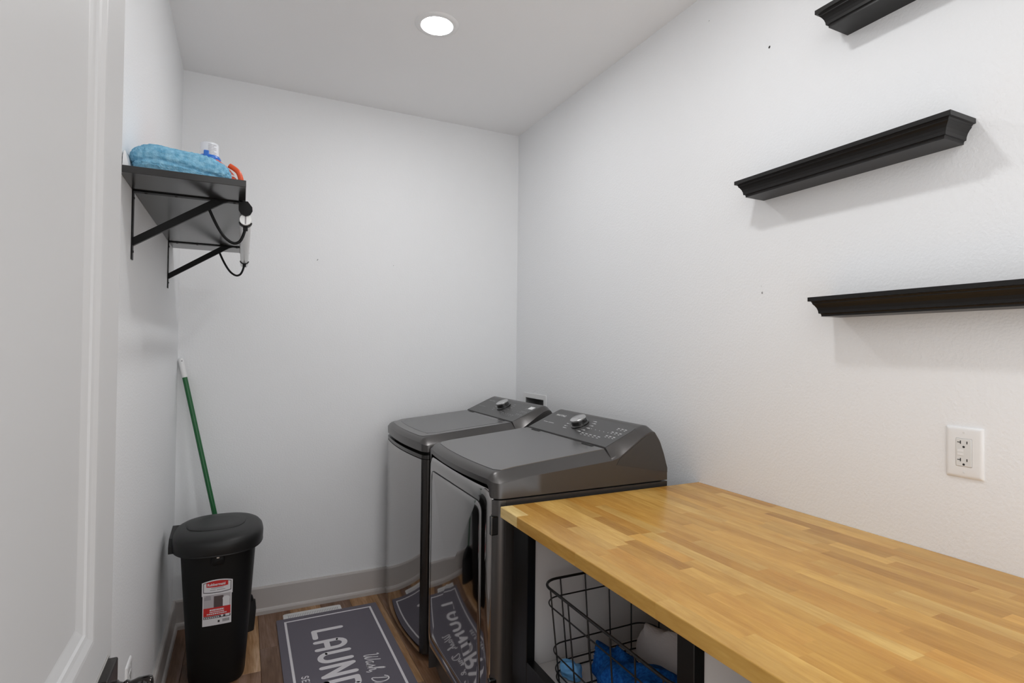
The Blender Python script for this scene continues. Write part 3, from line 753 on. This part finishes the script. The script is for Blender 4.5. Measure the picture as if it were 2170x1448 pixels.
# ================================================================== BIN
BCX = .210
def bin_sec(z):
    f_ = z/.575; return (BCX, -.468-.017*f_, .106+.036*f_, .142+.038*f_)
bn = thing('trash_bin', 'tall black plastic trash bin with domed lid and paper label, by the left wall', 'trash bin', (BCX, -.47, 0))
bm = bmesh.new(); rings = []
for z in (0, .004, .02, .1, .2, .3, .4, .5, .555, .575):
    cx, cy, a, b = bin_sec(z); s = .94 if z == 0 else (.985 if z == .004 else 1)
    rings.append([(x, y, z) for x, y in superell(cx, cy, a*s, b*s, 3.4, 72)])
loft(bm, rings); part('body', bm, 'blackplastic', bn, 40)
bm = bmesh.new(); rings = []
for z, a, b in ((.548, .150, .188), (.549, .166, .200), (.558, .1705, .2045), (.590, .1715, .2055), (.602, .1685, .2025), (.611, .161, .195), (.618, .149, .182), (.6235, .130, .160), (.6265, .10, .125), (.6275, .05, .06)):
    rings.append([(x, y, z) for x, y in superell(.208, -.487, a, b, 2.5, 72)])
loft(bm, rings); lid = part('lid', bm, 'lidplastic', bn, 35)
bm = bmesh.new(); rings = []          # raised oval on the lid
for z, s in ((.6105, 1.0), (.6255, 1.0), (.6285, .985), (.6298, .955), (.6300, .6), (.6300, .2)):
    rings.append([(x, y, z) for x, y in superell(.198, -.472, .112*s, .116*s, 2.6, 56)])
loft(bm, rings); part('lid_emboss', bm, 'lidplastic', bn, 30, lid)
part('lid_skirt', tube([(x, y, .553) for x, y in superell(.208, -.487, .1675, .2015, 2.5, 72)], .0035, 6, True), 'lidplastic', bn, 60, lid)
bm = bmesh.new(); add_prism(bm, [(-.565, .545), (-.565, .575), (-.535, .598), (-.40, .612), (-.385, .60), (-.385, .56), (-.41, .545)], lambda p, e: (.062 if e else .030, p[0], p[1])); part('hinge_block', bm, 'lidplastic', bn, None, lid)
def on_front(a, z, off=.0006):
    """point on the curved front of the bin: a metres from the centre line"""
    cx, cy, A, B = bin_sec(z); e = 3.4; t_ = min(1, abs((a)/A)); return (BCX+a, cy - B*(1-t_**e)**(1/e) - off, z)
fl = lambda off: (lambda q: on_front(q[0], q[1], off))
def sheet(bm, outline_fn, a0, a1, off, n=14):
    """vertical strips so the sheet wraps the curve; outline_fn(a)->(zlo,zhi)"""
    prev = None
    for k in range(n+1):
        a = a0+(a1-a0)*k/n; zl, zh = outline_fn(a); cur = (bm.verts.new(on_front(a, zl, off)), bm.verts.new(on_front(a, zh, off)))
        if prev: bm.faces.new((prev[0], cur[0], cur[1], prev[1]))
        prev = cur
LZ0, LZ1 = .262, .452
lb_root = None
bm = bmesh.new(); sheet(bm, lambda a: (LZ0, LZ0+.128), -.0515, .0515, .0006); sheet(bm, lambda a: (LZ0+.124 - .0, LZ1-.012+.010*(1-(a/.058)**2)), -.0545, .0545, .0007)
lab = part('label', bm, 'lblwhite', bn)
def lab_part(nm, bm, mt): o = obj(nm, bm, mt, lab); bmesh_shift(o); return o
def bmesh_shift(o):
    o.data.transform(Matrix.Translation(-bn.location))
bm = bmesh.new(); sheet(bm, lambda a: (LZ0+.134-.005*(1-(a/.052)**2)+.004, LZ1-.0165+.010*(1-(a/.058)**2)), -.0498, .0498, .0009); lab_part('label_border', bm, 'lbldark')
bm = bmesh.new(); sheet(bm, lambda a: (LZ0+.137-.005*(1-(a/.052)**2)+.004, LZ1-.0190+.010*(1-(a/.058)**2)), -.0475, .0475, .0011); lab_part('label_field', bm, 'lblwhite')
bm = bmesh.new(); sheet(bm, lambda a: (LZ0+.160-.003*(1-(a/.04)**2), LZ0+.177+.006*(1-(a/.04)**2)), -.0385, .0385, .0013); lab_part('logo_field', bm, 'lblred')
lab_part('logo_lettering', text_mesh('Rubbermaid', .0150, lambda q: on_front(-.0355+q[0], LZ0+.1635+q[1], .0016), bold=.0004, sx=.87), 'lblwhite')
bm = bmesh.new()
for z, a0, a1 in ((.1535, -.022, .022), (.1455, -.026, -.006), (.1455, -.002, .028)): sheet(bm, lambda a: (LZ0+z-.0013, LZ0+z+.0013), a0, a1, .0013, 4)
lab_part('label_small_print', bm, 'lblgrey')
bm = bmesh.new(); sheet(bm, lambda a: (LZ0+.072, LZ0+.127), -.048, .048, .0009); lab_part('label_picture', bm, mat('label_photo_pale', (.50, .47, .49), .45))
bm = bmesh.new(); sheet(bm, lambda a: (LZ0+.072, LZ0+.120), -.012, .022, .0011); lab_part('pictured_bin', bm, 'lblbrown')
bm = bmesh.new(); sheet(bm, lambda a: (LZ0+.106, LZ0+.124+a*.1), -.046, -.022, .0011); sheet(bm, lambda a: (LZ0+.116, LZ0+.125), -.040, -.024, .0012); lab_part('pictured_furniture', bm, 'lblgrey')
bm = bmesh.new(); sheet(bm, lambda a: (LZ0+.075, LZ0+.105), .020, .044, .0012)
add_poly(bm, [(.032+.013*math.cos(t_*.4), LZ0+.106+.010*math.sin(t_*.4)) for t_ in range(16)], fl(.0014)); lab_part('pictured_basket', bm, 'lblwhite')
bm = bmesh.new(); sheet(bm, lambda a: (LZ0+.040, LZ0+.074), -.048, .048, .0013); lab_part('red_band', bm, 'lblred')
bm = bmesh.new()
for z, a0, a1, h_ in ((.064, -.026, .024, .0032), (.0555, -.026, .026, .0022), (.048, -.036, .034, .0022)):
    a = a0
    while a < a1: w_ = random.uniform(.003, .007); sheet(bm, lambda q: (LZ0+z-h_, LZ0+z+h_), a, min(a1, a+w_), .0016, 2); a += w_+.0014
lab_part('band_lettering', bm, 'lblwhite')
bm = bmesh.new(); sheet(bm, lambda a: (LZ0+.029, LZ0+.0385), -.048, .048, .0011)
for k in range(9): sheet(bm, lambda q: (LZ0+.010, LZ0+.022), .020+.0028*k, .0213+.0028*k, .0011, 1)
sheet(bm, lambda q: (LZ0+.010, LZ0+.019), .003, .010, .0011, 2); lab_part('label_footer_print', bm, 'lbldark')
bm = bmesh.new()
for k in range(8): sheet(bm, lambda q: (LZ0+.0315, LZ0+.0355), -.046+.007*k, -.041+.007*k, .0014, 1)
sheet(bm, lambda q: (LZ0+.032, LZ0+.041), .014, .022, .0016, 1); sheet(bm, lambda q: (LZ0+.032, LZ0+.041), .030, .045, .0016, 2); lab_part('footer_lettering', bm, 'lblwhite')
# release button under the lid
bm = bmesh.new(); loft(bm, [[on_front(a, z, d) for a, z in rrect(-.024+i, .508+i, .024-i, .545-i*.3, .009, 4)] for d, i in ((.0, 0), (.006, .001), (.008, .004))]); part('release_button', bm, 'blackplastic', bn, 40)
part('catch', box((.206, -.6665-.012, .540), (.216, -.6665-.004, .549), .001), 'latch', bn)

# ================================================================== BROOM
bmn = thing('broom', 'broom with green pole and white end cap leaning in the corner behind the trash bin', 'broom', (.262, -.16, 0))
top, bot = Vector((.0135, -.018, 1.318)), Vector((.262, -.158, .175))
dv = (top-bot).normalized(); capl = .095
part('pole', tube([bot, top-dv*capl], .0112, 16), 'green', bmn, 60)
fr_ = frame(top-dv*capl, dv)
part('end_cap', lathe([(.0112, -.001), (.0124, 0), (.0124, capl-.02), (.0118, capl-.008), (.009, capl-.001), (0, capl)], fr_, 20), 'white', bmn, 40)
part('hang_hole', lathe([(0, 0), (.0035, 0), (.0035, .0006), (0, .0006)], frame(top-dv*.013+Vector((.004, -.0112, 0)), (.3, -1, .12)), 12), 'printdim', bmn)
bm = bmesh.new(); rings = []
for z, a, b in ((.205, .018, .016), (.19, .05, .022), (.165, .085, .026), (.140, .092, .027)): rings.append([(x, y, z) for x, y in superell(.264, -.16, a, b, 2.6, 32)])
loft(bm, rings); part('head', bm, 'blackplastic', bmn, 50)
bm = bmesh.new(); rings = []
for z, a, b in ((.142, .096, .024), (.1, .100, .028), (.05, .096, .030), (.0, .092, .030)): rings.append([(x, y, z) for x, y in superell(.266, -.16, a, b, 2.6, 32)])
loft(bm, rings); part('bristles', bm, 'bristle', bmn, 50)

# ================================================================== FLOOR REGISTER + MAT
fr = thing('floor_register', 'white slotted metal floor register partly covered by the laundry mat', 'vent', (.636, -.12, 0))
bm = bmesh.new(); rings = [[(x, y, z) for x, y in rrect(.494+i, -.170+i, .779-i, -.068-i, .012, 4)] for z, i in ((.0002, 0), (.0012, 0), (.0028, .003))]
loft(bm, rings); part('frame', bm, 'white', fr, 40)
bm = bmesh.new()
for k in range(30):
    x = .517+k*.0083
    add_box(bm, (x, -.152, .0027), (x+.0026, -.093, .00305))
o = part('slot_row', bm, 'lblgrey', fr)
mt_ = thing('laundry_mat', 'slate grey laundry room mat with ivory lettering on the wood floor', 'mat', (.705, -.72, .0034))
MX0, MX1, MY0, MY1, MZ = .459, .953, -1.31, -.138, .0085
part('base', prism_z(rrect(MX0, MY0, MX1, MY1, .006, 3), .0034, MZ), 'mat', mt_)
PZ = MZ+.0002
bm = bmesh.new(); bw = .0105; bi = .034
for lo, hi in (((MX0+bi, MY0+bi), (MX0+bi+bw, MY1-bi)), ((MX1-bi-bw, MY0+bi), (MX1-bi, MY1-bi)), ((MX0+bi+bw, MY0+bi), (MX1-bi-bw, MY0+bi+bw)), ((MX0+bi+bw, MY1-bi-bw), (MX1-bi-bw, MY1-bi))):
    add_poly(bm, [lo, (hi[0], lo[1]), hi, (lo[0], hi[1])], lambda q: (q[0], q[1], PZ))
part('printed_border', bm, 'matprint', mt_)
# lettering: reading direction is -y, letter tops toward +x
def arc(cx, cy, rx, ry, a0, a1, n=8): return [(cx+rx*math.cos(math.radians(a0+(a1-a0)*k/n)), cy+ry*math.sin(math.radians(a0+(a1-a0)*k/n))) for k in range(n+1)]
GL = {  # condensed capitals in a .62 x 1 box
 'L': [[(.05, 1), (.05, .03), (.58, .03)]],
 'A': [[(.04, 0), (.04, .68)] + arc(.31, .68, .27, .29, 180, 0) + [(.58, 0)], [(.04, .36), (.58, .36)]],
 'U': [[(.04, 1), (.04, .3)] + arc(.31, .3, .27, .28, 180, 360) + [(.58, 1)]],
 'N': [[(.04, 0), (.04, 1)], [(.06, .95), (.56, .05)], [(.58, 0), (.58, 1)]],
 'D': [[(.04, .02), (.04, .98), (.25, .98)] + arc(.28, .68, .30, .30, 90, 0)[1:] + arc(.28, .32, .30, .30, 0, -90) + [(.04, .02)]],
 'R': [[(.04, 0), (.04, .98), (.3, .98)] + arc(.3, .74, .27, .24, 90, -90)[1:] + [(.04, .5)], [(.3, .5), (.58, 0)]],
 'Y': [[(.02, 1), (.31, .48), (.6, 1)], [(.31, .48), (.31, 0)]],
 'S': [arc(.31, .74, .25, .23, 20, 270) + arc(.31, .26, .26, .25, 90, -160)],
 'E': [[(.56, .98), (.05, .98), (.05, .02), (.56, .02)], [(.05, .5), (.48, .5)]], 'F': [[(.56, .98), (.05, .98), (.05, 0)], [(.05, .5), (.48, .5)]],
 'V': [[(.02, 1), (.31, 0), (.6, 1)]], 'I': [[(.2, 0), (.2, 1)]], 'C': [arc(.33, .68, .27, .3, 30, 180) + arc(.33, .32, .27, .3, 180, 330)], ' ': []}
def caps(txt, ystart, xbase, hgt, wid, adv, sw):
    bm = bmesh.new(); y = ystart
    for ch in txt:
        for st in GL[ch]: add_stroke(bm, [(p[0]/.62*wid, p[1]*hgt) for p in st], sw, lambda q, y=y: (xbase+q[1], y-q[0], PZ), True)
        y -= adv
    return bm
part('printed_word', caps('LAUNDRY', -.325, .612, .128, .080, .1135, .025), 'matprint', mt_)
part('printed_small_caps', caps('SELF SERVICE', -.698, .527, .027, .018, .028, .0048), 'matprint', mt_)
SCR = {
 'W': ([(.0, .92), (.1, .98), (.16, .8), (.1, .3), (.16, .04), (.3, .1), (.44, .5), (.5, .85), (.44, .35), (.5, .05), (.64, .12), (.8, .55), (.86, .95)], .86),
 'a': ([(.34, .42), (.2, .46), (.06, .28), (.06, .1), (.16, .02), (.3, .16), (.38, .42), (.34, .14), (.42, .02), (.54, .12)], .5),
 's': ([(.0, .06), (.14, .24), (.24, .46), (.28, .36), (.34, .16), (.24, .02), (.08, .06), (.2, .0), (.42, .14)], .42),
 'h': ([(.0, .1), (.18, .5), (.3, .9), (.26, 1.02), (.16, .9), (.12, .4), (.08, .0), (.14, .26), (.28, .44), (.36, .36), (.34, .08), (.44, .03), (.54, .14)], .5),
 ',': ([(.1, .06), (.12, -.02), (.04, -.16)], .42),
 'D': ([(.3, .86), (.22, .4), (.14, .04), (.36, .0), (.66, .2), (.72, .62), (.5, .94), (.2, .96), (.04, .8)], .8),
 'r': ([(.0, .06), (.12, .36), (.14, .48), (.2, .4), (.34, .42), (.3, .12), (.38, .02), (.5, .14)], .46),
 'y': ([(.06, .44), (.06, .14), (.18, .06), (.34, .42), (.3, .0), (.2, -.36), (.06, -.4), (.12, -.2), (.46, .12)], .62),
 '&': ([(.6, .0), (.2, .62), (.3, .86), (.44, .76), (.36, .56), (.08, .26), (.14, .03), (.36, .02), (.6, .4)], .86),
 'F': ([(.02, .8), (.14, .94), (.74, .92)], .0), 'f': ([(.46, .92), (.36, .4), (.24, .02), (.1, .08)], .0), 'e': ([(.2, .5), (.56, .52)], .62),
 'o': ([(.3, .42), (.1, .36), (.04, .14), (.16, .02), (.32, .1), (.36, .32), (.28, .42), (.48, .36)], .46),
 'l': ([(.0, .1), (.22, .6), (.28, .96), (.18, .9), (.12, .3), (.2, .02), (.36, .12)], .34),
 'd': ([(.32, .42), (.14, .44), (.04, .2), (.12, .02), (.28, .14), (.44, .98), (.36, .3), (.42, .02), (.54, .12)], .5), ' ': ([], .34)}
bm = bmesh.new(); y = -.636; hs = .066; ws = .060
for ch in 'Wash, Dry & Ffeold':
    st, ad = SCR[ch]
    if st: add_stroke(bm, smoothline([(p[0]*ws+.16*p[1]*hs, p[1]*hs) for p in st], 4), .0062, lambda q, y=y: (.790+q[1], y-q[0], PZ))
    y -= ad*ws
part('printed_script', bm, 'matprint', mt_)
